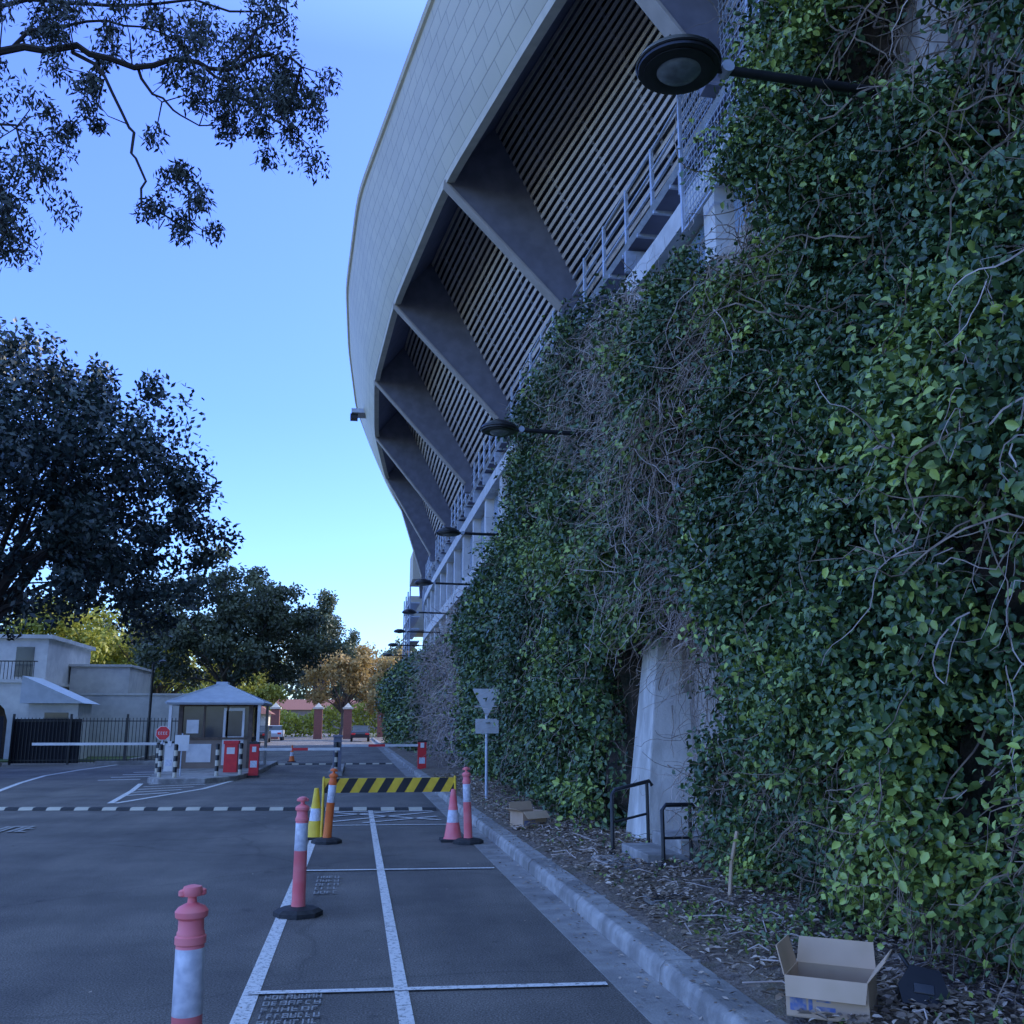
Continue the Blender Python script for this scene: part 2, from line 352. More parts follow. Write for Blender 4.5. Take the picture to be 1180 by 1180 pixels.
g.build('louvre_mullions',['beam'],stad)
g=MB()
for yy in [-5,3.2,11.5,19.7,27.9,36.1,44.1,52.3,60.4,68.4]:
    a,b,c=[float(sm(t,[yy])[0]) for t in (FX,FZ,CX)]; u0=min(a+1.1,c-.4)
    w=.14
    poly=[(a+.02,b-.1),(c-.25,LZ+.05),(c-.25,CZ+.1),(c+.5,CZ+.1),(c+.36,LZ+.15),(u0+.02,b+1.28)]
    g.prism(poly,yy-w,yy+w,0)
    p=Vector((a+.0,yy,b-.13));q=Vector((c-.27,yy,LZ+.0)); t=(q-p).normalized(); n=Vector((-t.z,0,t.x))*.03
    vs=[]
    for e in (p,q):
        for yo in (-.17,.17):
            for k in (0,-1): vs.append(e+Vector((0,yo,0))+n*k*2*( -1))
    g.add(vs,[(0,1,3,2),(4,6,7,5),(0,4,5,1),(2,3,7,6),(0,2,6,4),(1,5,7,3)],1)
g.build('raking_fins',['beam','beamedge'],stad,bevel=.01)
g=MB()
for i in range(len(ys)-1):
    g.add([(cx[i],ys[i],CZ-.06),(cx[i]+.5,ys[i],CZ-.06),(cx[i+1]+.5,ys[i+1],CZ-.06),(cx[i+1],ys[i+1],CZ-.06)],[(0,1,2,3)],1)
g.tube([(cx[i],ys[i],CZ) for i in range(len(ys))],.07,4)
for yy in np.arange(-6,YE,.82):
    c=float(sm(CX,[yy])[0]); g.box(c-.02,yy-.03,CZ-.12,c+.5,yy+.03,CZ-.02)
for h in (.35,.7,1.08): g.tube([(cx[i],ys[i],CZ+h) for i in range(len(ys))],.028,5)
for yy in np.arange(-6,YE,1.37):
    c=float(sm(CX,[yy])[0]); g.tube([(c,yy,CZ),(c,yy,CZ+1.12)],.042,5)
for yy in np.arange(-6,YE,2.74):
    c=float(sm(CX,[yy])[0]); g.box(c-.05,yy-.05,CZ-.5,c+.5,yy+.05,CZ-.1)
g.build('catwalk',['steel','soffit'],stad)
g=MB()
for yy in np.arange(4,13.2,.12):
    c=float(sm(CX,[yy])[0]); g.tube([(c-.04,yy,CZ-1.2),(c-.04,yy,CZ+1.5)],.009,3,cap=False)
yy2=np.arange(4,13.3,.5)
for h in np.arange(-1.2,1.51,.12): g.tube([(float(sm(CX,[q])[0])-.04,q,CZ+h) for q in yy2],.009,3,cap=False)
for h in(-1.2,1.5): g.tube([(float(sm(CX,[q])[0])-.04,q,CZ+h) for q in yy2],.03,5)
for q in (4,7,10,13.1): c=float(sm(CX,[q])[0]); g.tube([(c-.04,q,CZ-1.2),(c-.04,q,CZ+1.5)],.03,5)
g.build('security_mesh',['steel'],stad)
g=MB(); g.sheet([[(cx[i]+.42,ys[i],0),(cx[i]+.42,ys[i],LZ+.3)] for i in range(len(ys))],0)
for yy in np.arange(9,YE,3.4):
    c=float(sm(CX,[yy])[0]); g.box(c+.1,yy-.22,0,c+.5,yy+.22,CZ-.55,1)
    c2=float(sm(CX,[yy+1.7])[0]); g.box(c2+.34,yy+.35,7.3,c2+.40,yy+3.05,9.1,2)
    g.box(c2+.3,yy+1.65,7.3,c2+.38,yy+1.75,9.1,1)
for zz,h in ((9.15,.4),(6.7,.5)): 
    for i in range(len(ys)-1):
        g.add([(cx[i]+.02,ys[i],zz),(cx[i+1]+.02,ys[i+1],zz),(cx[i+1]+.02,ys[i+1],zz+h),(cx[i]+.02,ys[i],zz+h),(cx[i]+.42,ys[i],zz),(cx[i+1]+.42,ys[i+1],zz),(cx[i+1]+.42,ys[i+1],zz+h),(cx[i]+.42,ys[i],zz+h)],[(0,1,2,3),(0,4,5,1),(3,2,6,7)],1)
g.build('lower_facade',['bwall','white','glassblue'],stad)
g=MB(); g.sheet([[(tx[i]+.05,ys[i],tz[i]),(tx[i]+9,ys[i],tz[i]+3),(30,ys[i],25),(55,ys[i],25),(55,ys[i],0)] for i in range(len(ys))],0)
g.build('roof',['cream'],stad)  # roof plus unseen rear mass, raised to keep the street in shade
e=len(ys)-1
g=MB(); g.poly([(cx[e]+.42,YE,0),(cx[e]+.42,YE,LZ),(sx[e],YE,sz[e]),(fx[e],YE,fz[e]),(tx[e],YE,tz[e]),(tx[e]+9,YE,tz[e]+3),(30,YE,25),(55,YE,25),(55,YE,0)])
g.poly([(cx[0]+.42,-8,0),(cx[0]+.42,-8,LZ),(sx[0],-8,sz[0]),(fx[0],-8,fz[0]),(tx[0],-8,tz[0]),(tx[0]+9,-8,tz[0]+3),(30,-8,25),(55,-8,25),(55,-8,0)])
g.build('end_walls',['bwall'],stad)
g=MB(); g.box(3.6,66,11.2,5.2,70,13.2,0); g.box(3.7,72,8.3,5.4,78,10.8,0)
for z in (6.8,7.6,8.4,9.3): g.box(3.3,64,z,4.0,72,z+.08,1)
for yy in (64,66.7,69.3,72): g.tube([(3.35,yy,4.5),(3.35,yy,10.4)],.05,5,1)
g.build('end_platforms',['cream','steel'],stad)
g=MB(); g.box(-.6,44.6,15.9,.2,45.5,16.1,0); g.box(-.65,44.8,15.68,-.3,45.3,15.9,1); g.build('fascia_floodlight',['steel','black'],stad)
# ------------------------------------------------------------------ retaining wall & column
rw=MB()
def wtop(y): return np.interp(y,[-10,7.2,7.8,20.5,22,29,31,90],[10.2,10.2,6.9,6.9,6.0,5.3,4.6,4.4])
yy_=np.arange(-8,82,.4)
rw.sheet([[(4,q,0),(4,q,float(wtop(q))),(4.5,q,float(wtop(q)))] for q in yy_])
for q in np.arange(-7,82,3.1): rw.box(3.93,q,0,4.1,q+.35,float(wtop(q))-.3)
rw.build('retaining_wall',['wall'])
g=MB(); g.add([(3.36,11.5,.1),(4.1,11.5,.1),(4.1,12.4,.1),(3.36,12.4,.1),(3.66,11.65,2.9),(4.1,11.65,2.9),(4.1,12.2,2.9),(3.66,12.2,2.9)],
      [(3,2,1,0),(4,5,6,7),(0,1,5,4),(1,2,6,5),(2,3,7,6),(3,0,4,7)])
g.build('concrete_buttress',['buttress'],bevel=.02)
# ------------------------------------------------------------------ vines
def top(y):
    t=np.interp(y,[-5,6.7,7.3,7.9,9.0,10.2,13,16,19.5,21.5,24,29,33,45,50,60,80],[11.5,11.5,8.0,6.4,6.5,7.2,7.9,8.5,8.6,8.0,7.0,6.2,5.6,5.3,5.2,5.6,6.0])
    return t+.7*(vn(y*1.3,3.3,5)-.5)+.5*(vn(y*4,9.1,6)-.5)
PATCH=[(5.35,6.5,.85,1.15),(4.85,7.9,.6,.9),(6.7,7.6,.26,1.0),(4.6,4.9,.24,.7),(7.75,5.7,.45,1.25),(6.9,5.0,.18,.8),(6.0,.75,.45,.35),(4.9,1.3,.3,.5),(8.6,4.0,.2,.8),(13.6,5.8,.25,.9),(15.8,4.4,.25,.8),(6.0,3.4,.14,.6)]
def yg_(z): return np.interp(z,[0,1,2.8,5,8],[10.5,10.4,10.1,8.9,8.3])
def TH(y,z):
    A=np.interp(y,[-5,2,6.0,7.2,9.6,11.4,12.2,13,18,20,22,26,30,32,44,47,60,80],[1.0,1.1,1.15,1.1,1.0,.9,.9,1.05,.9,.8,.65,.7,.6,.45,.5,.85,1.1,1.6])
    base=.02+.62*vn(y/1.05,z/.95,0)+.62*vn(y/2.2+5,z/2.0+3,7)
    T=A*(base+.46*(vn(y*1.9,z*1.6,1)-.5)+.2*(vn(y*5,z*5,2)-.5))
    prof_near=np.interp(z,[0,1,2.4,3.8,5.2,9],[.6,.98,1.2,1.0,.62,.55]); prof_far=.75+.35*np.sin(np.clip(z/6.5,0,1)*math.pi)
    w=np.clip((y-7.6)/1.2,0,1); T*=prof_near*(1-w)+prof_far*w
    T=np.where((y<7.6),np.maximum(T,.20+.2*vn(y*2,z*2,2)),T)
    T=np.where((y>12.8)&(y<22),np.maximum(T,.16+.15*vn(y*2,z*2,2)),T)
    T=np.where((y<6.2)&(z>4),np.minimum(T,.55),T)
    tp=top(y); T*=np.clip((tp-z)/.9,0,1)**.6
    for (py,pz,ry,rz) in PATCH:
        d=((y-py)/ry)**2+((z-pz)/rz)**2+1.3*(vn(y*3+py,z*2.0,3)-.5)+.5*(vn(y*8,z*6,1)-.5)
        m=np.clip((1.05-d)*3,0,1); T=T*(1-m)-.12*m
    yg=yg_(z); gw=np.interp(z,[0,2.8,5,8],[1.1,.95,.55,.5])
    gap=np.exp(-((y-yg)/gw)**4)*np.clip(z-.5,0,1)*np.where(z<3,1,(.6+.4*(vn(y*2.5,z*1.3,4)>.35)))
    T=T*(1-.88*gap)-.05*gap*(vn(y*2,z*1.0,4)>.45)
    colm=(y>10.6)&(y<12.9)&(z<2.5+.6*vn(y*3,1,3)); T=np.where(colm,np.minimum(T,-.1),T)
    st=(y>9.7)&(y<11.4)&(z<2.0); T=np.where(st,np.minimum(T,.05),T)
    T*=np.clip(.35+z/.9,0,1)
    cap=np.where(y>46,2.2,1.2); return np.where(T>cap*.65,cap*(.65+.35*np.tanh((T/cap-.65)/.35)),T)
vines=empty('climbing_vines')
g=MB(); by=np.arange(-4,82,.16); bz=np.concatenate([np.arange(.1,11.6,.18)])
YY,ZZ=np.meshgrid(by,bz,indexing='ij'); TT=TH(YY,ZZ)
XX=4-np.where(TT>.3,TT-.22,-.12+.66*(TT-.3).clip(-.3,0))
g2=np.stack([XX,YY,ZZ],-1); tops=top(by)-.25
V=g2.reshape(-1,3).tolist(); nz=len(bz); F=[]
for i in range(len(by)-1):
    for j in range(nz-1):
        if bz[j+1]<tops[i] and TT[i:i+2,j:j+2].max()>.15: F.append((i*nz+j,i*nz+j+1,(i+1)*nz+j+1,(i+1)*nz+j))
g.add(V,F); g.build('understorey',['vineback'],vines)  # dark backing sheet, its colour standing in for shade deep among the leaves
def shoots(n,y0,y1,size,per,seed,key,zlo=.15,hi=True,spread=.16,tb=0):
    r=np.random.default_rng(seed); y=r.uniform(y0,y1,n*2); z=r.uniform(zlo,11.6,n*2)
    tp=top(y); T=TH(y,z)
    # lumps get more leaves; hollows are thinned so dark backing reads as deep shade
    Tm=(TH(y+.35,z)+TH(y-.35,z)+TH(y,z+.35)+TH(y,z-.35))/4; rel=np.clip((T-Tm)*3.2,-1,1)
    dens=np.clip(.58+.85*rel+1.1*(vn(y*.9+7,z*.9,6)-.45),0.03,1)*np.clip((T-.05)*5,0.0,1)*np.clip(.25+z/.9,0,1)
    ok=(z<tp)&(r.random(n*2)<dens); y=y[ok];z=z[ok];T=T[ok];rel=rel[ok]
    m=len(y); out=r.uniform(-.22,.10,m)+.07*r.standard_normal(m)-(r.random(m)<.12)*r.uniform(.05,.30,m)
    out=np.where(T>.2,out,np.maximum(out,-.12))
    C=np.stack([4-T+out,y,z],1)
    e=.12; ny=(TH(y+e,z)-TH(y-e,z))/(2*e); nz_=(TH(y,z+e)-TH(y,z-e))/(2*e)
    Nn=unit(np.stack([-np.ones(m),-ny*.6,-nz_*.6+.35],1))
    sd=unit(Nn*.7+r.standard_normal((m,3))*.45+np.array([0,0,-.3]))
    ctint=tb+.14+.50*vn(y*1.1,z*1.1,7)+.15*rel-.35*out+.12*r.standard_normal(m)  # shade put into the tint: darker in hollows and deeper in, lighter outside
    fresh=r.random(m)<.045; ctint=np.where(fresh,ctint+.45,ctint)
    k=per; idx=np.repeat(np.arange(m),k); t=np.tile(np.linspace(-1,1,k),m)
    P=C[idx]+sd[idx]*t[:,None]*spread+r.standard_normal((m*k,3))*spread*.40
    side=r.standard_normal((m*k,3)); D=unit(sd[idx]*.35+side*.8+np.array([-.15,0,-.3])); NN=unit(Nn[idx]+r.standard_normal((m*k,3))*.5+np.array([-.1,0,.35]))
    Ls=size*r.uniform(.6,1.3,m*k); tint=ctint[idx]+r.standard_normal(m*k)*.10
    return leaves(key+'_foliage',P,NN,D,Ls,Ls*.62,tint,key,vines,hi)
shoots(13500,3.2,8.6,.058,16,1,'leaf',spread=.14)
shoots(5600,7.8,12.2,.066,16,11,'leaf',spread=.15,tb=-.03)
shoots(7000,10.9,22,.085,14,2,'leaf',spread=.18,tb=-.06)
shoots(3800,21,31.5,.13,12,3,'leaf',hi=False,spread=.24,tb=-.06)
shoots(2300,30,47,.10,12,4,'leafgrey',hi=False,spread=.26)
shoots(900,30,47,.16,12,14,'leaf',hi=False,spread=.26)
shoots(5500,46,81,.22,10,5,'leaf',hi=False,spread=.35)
def twigs(name,n,y0,y1,z0,z1,key,seed,rad=.006,L=14,step=.09,outr=(-.15,.12),down=.55,filt=None,wig=.38):
    r=random.Random(seed); g=MB()
    for _ in range(n):
        y=r.uniform(y0,y1); z=r.uniform(z0,z1)
        if z>float(top(y))+.15: continue
        if filt and not filt(y,z): continue
        T=max(0.02,float(TH(y,z))); p=Vector((4-T-r.uniform(*outr),y,z)); d=Vector((r.uniform(-.6,.3),r.uniform(-1,1),r.uniform(-1,.6)-down)).normalized()
        pts=[p.copy()]; k=r.randint(L//2,L)
        for _ in range(k):
            d=(d+Vector((r.gauss(0,.26),r.gauss(0,wig),r.gauss(0,wig)-.05))).normalized(); p=p+d*step
            if p.z<.15: break
            if p.x>3.98: p.x=3.97
            pts.append(p.copy())
        if len(pts)<3: continue
        R=rad*r.uniform(.4,1.5); g.tube(pts,[R*(1-.7*i/len(pts)) for i in range(len(pts))],3,0,cap=False)
    g.build(name,[key],vines)
patch=lambda y,z: vn(y*1.0+2,z*.8+5,2)>.60
gapf=lambda y,z: abs(y-float(yg_(z)))<1.0 and z>2.6
twigs('twigs_dark',1100,3.2,22,.2,9,'twig',1,.006,outr=(.0,.28))
twigs('twigs_low',1500,3.2,10,.15,1.5,'twig',2,.005,10,.07,(.0,.28))
twigs('twigs_pale',2400,3.2,20,.4,9.5,'twiglight',3,.0048,16,.07,(.05,.32),filt=patch)
twigs('twigs_gap',1900,8,12.3,2.6,7.4,'twiglight',4,.0055,18,.08,(-.02,.3),1.4,gapf,.28)
twigs('twigs_gap_brown',1500,8,12.3,2.6,7.4,'twig',14,.007,20,.08,(-.02,.3),1.6,gapf,.25)
twigs('twigs_mid_mass',2000,10.5,15.5,3.2,8.0,'twiglight',24,.0055,16,.08,(.05,.3),1.0,lambda y,z:vn(y*.9,z*.5,3)>.38)
twigs('twigs_upper_wall',800,3.4,8.8,4.0,10,'twig',5,.008,20,.09,(.0,.15),.8)
twigs('twigs_bare_section',1500,29.5,47,.4,6.4,'twiglight',6,.015,14,.16,(-.05,.35),.4)
r=random.Random(55); g=MB()
for _ in range(80):
    y=r.uniform(3.5,22); 
    if 9.8<y<12.8: continue
    p=Vector((3.9-r.uniform(0,.45),y,.1)); pts=[p.copy()]
    for k in range(r.randint(8,34)):
        p=p+Vector((r.gauss(0,.03),r.gauss(0,.06),.22)); T=float(TH(p.y,p.z)); p.x=min(3.96,max(p.x,4-max(T,.05)-.03)); pts.append(p.copy())
    R=r.uniform(.01,.026); g.tube(pts,[R*(1-.6*i/len(pts)) for i in range(len(pts))],5,0)
g.build('stems',['twig'],vines,smooth=True)
# ------------------------------------------------------------------ litter on verge
n=22000; r=np.random.default_rng(12); x=2.22+1.7*r.random(n)**.8; y=3+26*r.random(n)**1.6
z=.13+.16*((x-2.2)/1.8)+.03+.03*r.random(n)+.05*(vn(x*2.3,y*2.3,1)-.5)
a=r.uniform(0,6.28,n); D=np.stack([np.cos(a),np.sin(a),r.uniform(-.2,.4,n)],1); NN=np.stack([r.normal(0,.4,n),r.normal(0,.4,n),np.ones(n)],1)
leaves('leaf_litter',np.stack([x,y,z],1),NN,D,r.uniform(.03,.085,n),r.uniform(.015,.035,n),r.uniform(0,1,n)**1.2,'litter',None,True)
n=1100; x=1.6+.6*r.random(n)**.6; y=3+20*r.random(n); z=np.where(x>1.95,.142,.014)
a=r.uniform(0,6.28,n); D=np.stack([np.cos(a),np.sin(a),r.uniform(0,.3,n)],1); NN=np.stack([r.normal(0,.3,n),r.normal(0,.3,n),np.ones(n)],1)
leaves('kerb_leaves',np.stack([x,y,z],1),NN,D,r.uniform(.02,.05,n),r.uniform(.012,.025,n),r.uniform(0,.8,n),'litter')
n=260; x=r.uniform(-6,1.6,n); y=3.5+18*r.random(n); a=r.uniform(0,6.28,n); D=np.stack([np.cos(a),np.sin(a),r.uniform(0,.2,n)],1); NN=np.stack([r.normal(0,.2,n),r.normal(0,.2,n),np.ones(n)],1)
leaves('road_debris',np.stack([x,y,x*0+.02],1),NN,D,r.uniform(.015,.04,n),r.uniform(.01,.02,n),r.uniform(0,.8,n),'litter')
n=3000; x=2.35+1.3*r.random(n); y=np.concatenate([r.normal(6.7,.9,n//2),r.uniform(4,20,n-n//2)]); keep=vn(x*3,y*3,2)>.55; x=x[keep];y=y[keep];n=len(x)
z=.15+.16*((x-2.2)/1.8)+.06*r.random(n); D=np.stack([r.normal(0,.6,n),r.normal(0,.6,n),np.ones(n)*.5],1); NN=np.stack([r.normal(0,.5,n),r.normal(0,.5,n),np.ones(n)],1)
leaves('weeds',np.stack([x,y,z],1),NN,D,r.uniform(.03,.06,n),r.uniform(.02,.035,n),r.uniform(.4,.95,n),'leaf')
g=MB(); rr=random.Random(5)
for _ in range(160):
    p=Vector((rr.uniform(2.3,3.6),3+rr.random()**1.4*18,.24)); a=rr.uniform(0,6.3); l=rr.uniform(.1,.4)
    g.tube([p,p+Vector((math.cos(a)*l*.5,math.sin(a)*l*.5,.03)),p+Vector((math.cos(a+.4)*l,math.sin(a+.4)*l,.0))],.005,4)
g.build('fallen_twigs',['twiglight'])
g=MB(); g.tube([(3.05,8.05,.2),(3.12,8.15,.48),(3.2,8.2,.72)],.016,6); g.build('wooden_stake',['card'])
# ------------------------------------------------------------------ steps & handrails
g=MB(); g.box(2.6,10.0,.1,3.0,11.0,.2); g.box(2.95,10.003,.1,3.35,10.997,.32); g.box(3.3,10.006,.1,4,10.994,.45); g.build('concrete_steps',['conc'],bevel=.012)
def rail(x,yy,x2,h,rise):
    g=MB(); g.tube([(x,yy,.15),(x,yy,h-.05),(x+.04,yy,h),(x2,yy,h+rise),(x2+.03,yy,h+rise-.05)],.022,8); g.tube([(x2-.03,yy,.2),(x2-.03,yy,h+rise)],.02,8); g.tube([(x,yy,h*.6),(x2-.03,yy,h*.6+rise)],.014,8)
    g.lathe([(.05,0),(.05,.012)],(x,yy,.21),12); g.build('handrail',['black'],smooth=True)
rail(2.88,11.1,3.32,.88,.09); rail(3.1,9.95,3.42,.80,.0)
# ------------------------------------------------------------------ wall lamps
for yl in (5.65,14.2,22.6,31.1,39.6,48.1,56.6,65.1):
    e=empty('street_lamp',(2.04,yl,6.0))
    g=MB(); g.lathe([(.255,-.045),(.275,-.04),(.28,-.01),(.27,.03),(.2,.085),(.1,.11),(.03,.115)],(0,0,0),32); g.lathe([(.285,-.02),(.292,-.01),(.285,.0)],(0,0,0),32)
    for q in range(6): a_=q*math.pi/3; g.tube([(.26*math.cos(a_),.26*math.sin(a_),.035),(.1*math.cos(a_),.1*math.sin(a_),.115)],.012,4)
    g.build('lamp_head',['black'],e,smooth=True)
    g=MB(); g.lathe([(.235,-.046),(.235,-.055),(.17,-.06),(.15,-.055)],(0,0,0),32); g.build('lens_ring',['black'],e,smooth=True)
    g=MB(); g.lathe([(.15,-.056),(.13,-.075),(.07,-.09),(.02,-.094)],(0,0,0),28); g.build('lens',['lens'],e,smooth=True)
    g=MB(); g.tube([(.27,0,.0),(.36,0,-.005)],.03,10); g.tube([(.36,0,-.005),(2.0,.06,-.02)],.034,10); g.tube([(.34,-.05,0),(.34,.05,0)],.045,12,1); g.box(1.93,-.1,-.14,1.97,.1,.12,0)
    g.build('bracket_arm',['black','steel'],e,smooth=True)
# ------------------------------------------------------------------ bollards
def bollard(x,y,lean=(0,0),key='pink',h=1.0,rz=0):
    e=empty('traffic_bollard',(x,y,0),rz)
    g=MB(); g.lathe([(.21,0),(.21,.035),(.17,.06),(.09,.075)],(0,0,.002),8); g.build('rubber_base',['rubber'],e)
    R=Matrix.Rotation(lean[0],3,'X')@Matrix.Rotation(lean[1],3,'Y')
    g=MB(); k=h/1.0
    prof=[(.062,.07),(.058,.12),(.0555,.54*k),(.0562,.541*k),(.0535,.775*k),(.0530,.776*k),(.052,.785*k),(.058,.79*k),(.058,.815*k),(.052,.82*k),(.052,.83*k),(.048,.835*k),(.047,.875*k),(.060,.885*k),(.062,.905*k),(.05,.92*k),(.03,.93*k),(.018,.935*k),(.016,.955*k)]
    mis=[0]*18; mis[3]=1 
    g.lathe(prof,(0,0,0),24,0,R,mis)
    c=R@Vector((0,0,.975*k)); 
    g.lathe([(.012,-.02),(.034,-.016),(.040,0),(.034,.018),(.012,.024)],c,16,0,R)
    for s in (-1,1): g.lathe([(.008,-.013),(.016,-.008),(.016,.008),(.008,.013)],c+R@Vector((.036*s,0,-.004)),10,0,R)
    g.build('post',[key,'refl'],e,smooth=True)
    return e
bollard(-.57,4.12,(-.0,-.02),'pink',1.0,.3)
bollard(-.42,9.1,(0,.0),'pink',.98)
bollard(-.32,14.35,(.02,.07),'orange',1.0)
bollard(1.60,14.0,(0,-.04),'pink',1.02)
def cone(x,y,key='orange'):
    g=MB(); g.box(x-.18,y-.18,.003,x+.18,y+.18,.035,2); g.lathe([(.14,.03),(.12,.06),(.09,.25),(.088,.251),(.07,.42),(.069,.421),(.035,.68),(.03,.7)],(x,y,0),20,0,None,[0,0,0,1,0,0,0]); g.build('traffic_cone',[key,'refl','rubber'],smooth=True)
cone(-.5,14.9,'yellow'); cone(1.42,14.35,'pink')
e=empty('barricade',(0,14.75,0))
g=MB(); w0,w1,z0,z1=-.42,1.5,.64,.84
g.box(w0,-.02,z0,w1,.02,z1,0); k=w0
while k<w1-.02:
    a0=max(w0,min(w1,k));a1=min(w1,k+.13); b0=min(w1,k+.12);b1=min(w1,k+.25)
    g.poly([(a0,-.0225,z0),(a1,-.0225,z0),(b1,-.0225,z1),(b0,-.0225,z1)],1); k+=.26
g.build('striped_board',['yellow','black'],e)
g=MB()
for x in (w0+.02,w1-.02):
    for s in(-1,1): g.tube([(x,0,.86),(x+.0,s*.28,.02)],.016,6)
    g.tube([(x,-.2,.28),(x,.2,.28)],.012,6)
g.build('legs',['yellow'],e)
# ------------------------------------------------------------------ give way sign (seen from behind)
e=empty('give_way_sign',(2.57,19.5,0))
g=MB(); g.tube([(0,0,.1),(0,0,2.25)],.03,10); g.build('post',['steel'],e,smooth=True)
def rtri(w,h,z,y,r=.05):
    P=[(-w/2,z+h),(w/2,z+h),(0,z)]; out=[]
    for i in range(3):
        p=Vector(P[i]);a=Vector(P[i-1]);b=Vector(P[(i+1)%3]); out+= [p+(a-p).normalized()*r,p+((a-p).normalized()+(b-p).normalized())*r*.28,p+(b-p).normalized()*r]
    return [(q.x,q.y) for q in out]
g=MB(); g.prism(rtri(.60,.56,1.72,0),-.042,-.037,0); g.prism(rtri(.60,.56,1.72,0),-.036,-.034,1); g.box(-.25,-.046,1.93,.25,-.0425,1.95)
g.build('triangle_plate',['signback','red'],e)
g=MB(); g.box(-.23,-.042,1.42,.23,-.037,1.70); g.build('rectangular_plate',['signback'],e)
# ------------------------------------------------------------------ boxes
def cbox(x,y,z,w,d,h,rz,flaps,prt=True):
    e=empty('cardboard_box',(x,y,z),rz)
    g=MB(); t=.006
    g.box(-w/2,-d/2,0,w/2,d/2,t,1); g.box(-w/2,-d/2,t,w/2,-d/2+t,h); g.box(-w/2,d/2-t,t,w/2,d/2,h,1); g.box(-w/2,-d/2+t,t,-w/2+t,d/2-t,h); g.box(w/2-t,-d/2+t,t,w/2,d/2-t,h,0)
    for xa,xb,za,zb in ((.02,.10,.03,.10),(.11,.13,.03,.10),(.15,.24,.04,.06),(.15,.22,.08,.10)):
        g.poly([(-w/2+xa,-d/2-.001,za),(-w/2+xb,-d/2-.001,za),(-w/2+xb,-d/2-.001,zb),(-w/2+xa,-d/2-.001,zb)],2)
    g.build('carton',['card','cardin','cardprint'],e)
    g=MB()
    for side,ang,l in flaps:
        s=math.sin(ang);c=math.cos(ang)
        if side=='f': q=[(-w/2,-d/2,h),(w/2,-d/2,h),(w/2-.01,-d/2-s*l,h+c*l),(-w/2+.01,-d/2-s*l,h+c*l)]
        if side=='b': q=[(-w/2,d/2,h),(w/2,d/2,h),(w/2-.01,d/2+s*l,h+c*l),(-w/2+.01,d/2+s*l,h+c*l)]
        if side=='l': q=[(-w/2,-d/2,h),(-w/2,d/2,h),(-w/2-s*l,d/2-.01,h+c*l),(-w/2-s*l,-d/2+.01,h+c*l)]
        if side=='r': q=[(w/2,-d/2,h),(w/2,d/2,h),(w/2+s*l,d/2-.01,h+c*l),(w/2+s*l,-d/2+.01,h+c*l)]
        g.poly(q)
    o=g.build('flaps',['card'],e); s_=o.modifiers.new('s','SOLIDIFY'); s_.thickness=.006
cbox(2.45,5.08,.17,.40,.32,.19,-.62,[('b',.35,.13),('l',.25,.14),('r',.7,.14),('f',2.7,.10)])
cbox(2.5,14.4,.17,.42,.30,.22,.5,[('b',.3,.12),('f',2.3,.14),('l',1.2,.12)])
g=MB(); g.prism([(-.1,0),(.1,0),(.12,.05),(.08,.17),(-.06,.18),(-.12,.08)],-.06,.06,0); g.tube([(-.06,-.02,.18),(-.1,.0,.25)],.012,6); g.box(-.05,-.068,.05,.05,-.06,.1,1)
g.build('discarded_device',['black','glass'],None,bevel=.015,loc=(2.88,4.97,.2),rot=(-.5,.1,-.4))
# ------------------------------------------------------------------ boom gates, kiosk
def boomcab(x,y,key='red'):
    e=empty('boom_gate',(x,y,0)); g=MB(); g.box(-.17,-.2,0,.17,.2,.06,1); g.box(-.14,-.16,.06,.14,.16,1.0,0); g.box(-.15,-.17,1.0,.15,.17,1.06,1); g.box(-.10,-.165,.3,.10,-.161,.5,2); g.build('cabinet',[key,'black','refl'],e,bevel=.012); return e
def boom(e,L,d,z=.86,rd=3):
    g=MB(); n=int(L/.5)
    for i in range(n):
        a=.15+(L-.15)*i/n; b=.15+(L-.15)*(i+1)/n; 
        if d<0:a,b=-b,-a
        g.box(a,-.21,z,b,-.175,z+.08,1 if (i%rd==rd-1) else 0)
    g.box(-.06,-.19,z-.04,.06,-.165,z+.12,0); g.build('boom_arm',['white','red'],e)
e=boomcab(2.3,34.2); boom(e,2.9,-1)
e=boomcab(-3.0,32.0); boom(e,2.6,1,.8)
e=boomcab(-5.75,33.4,'white'); boom(e,4.1,-1,.95,20)
g=MB(); g.box(-.75,32,0,-.3,39,.13); g.build('median_island',['conc'],bevel=.02)
e=empty('ticket_machine',(-.5,33,.13)); g=MB(); g.box(-.13,-.13,0,.13,.13,1.05,0); g.box(-.1,-.14,.65,.1,-.131,.9,1); g.box(-.16,-.18,1.05,.16,.16,1.12,0); g.build('body',['beam','glass'],e,bevel=.015)
def gpost(x,y,z0=.13,h=.9):
    e=empty('guard_post',(x,y,z0)); g=MB(); 
    prof=[];mis=[]; k=6
    for i in range(k): prof+=[(.055,h*i/k),(.0552,h*(i+1)/k-.001)]; mis+=[i%2,i%2]
    prof.append((.03,h+.02)); mis[-1]=1
    g.lathe(prof,(0,0,0),12,0,None,mis[:len(prof)-1]); g.build('post',['cream','black'],e,smooth=True)
gpost(-.52,32.3)
isl=MB(); pts=[(-5.6,29.3),(-5.2,28.7),(-4.0,28.9),(-3.3,30.2),(-3.0,34),(-3.0,42),(-6.3,42),(-6.2,34)]
n=len(pts); isl.add([(x,y,0) for x,y in pts]+[(x,y,.14) for x,y in pts],[tuple(range(n,2*n))]+[(i,(i+1)%n,(i+1)%n+n,i+n) for i in range(n)]); isl.build('kiosk_island',['conc'],bevel=.02)
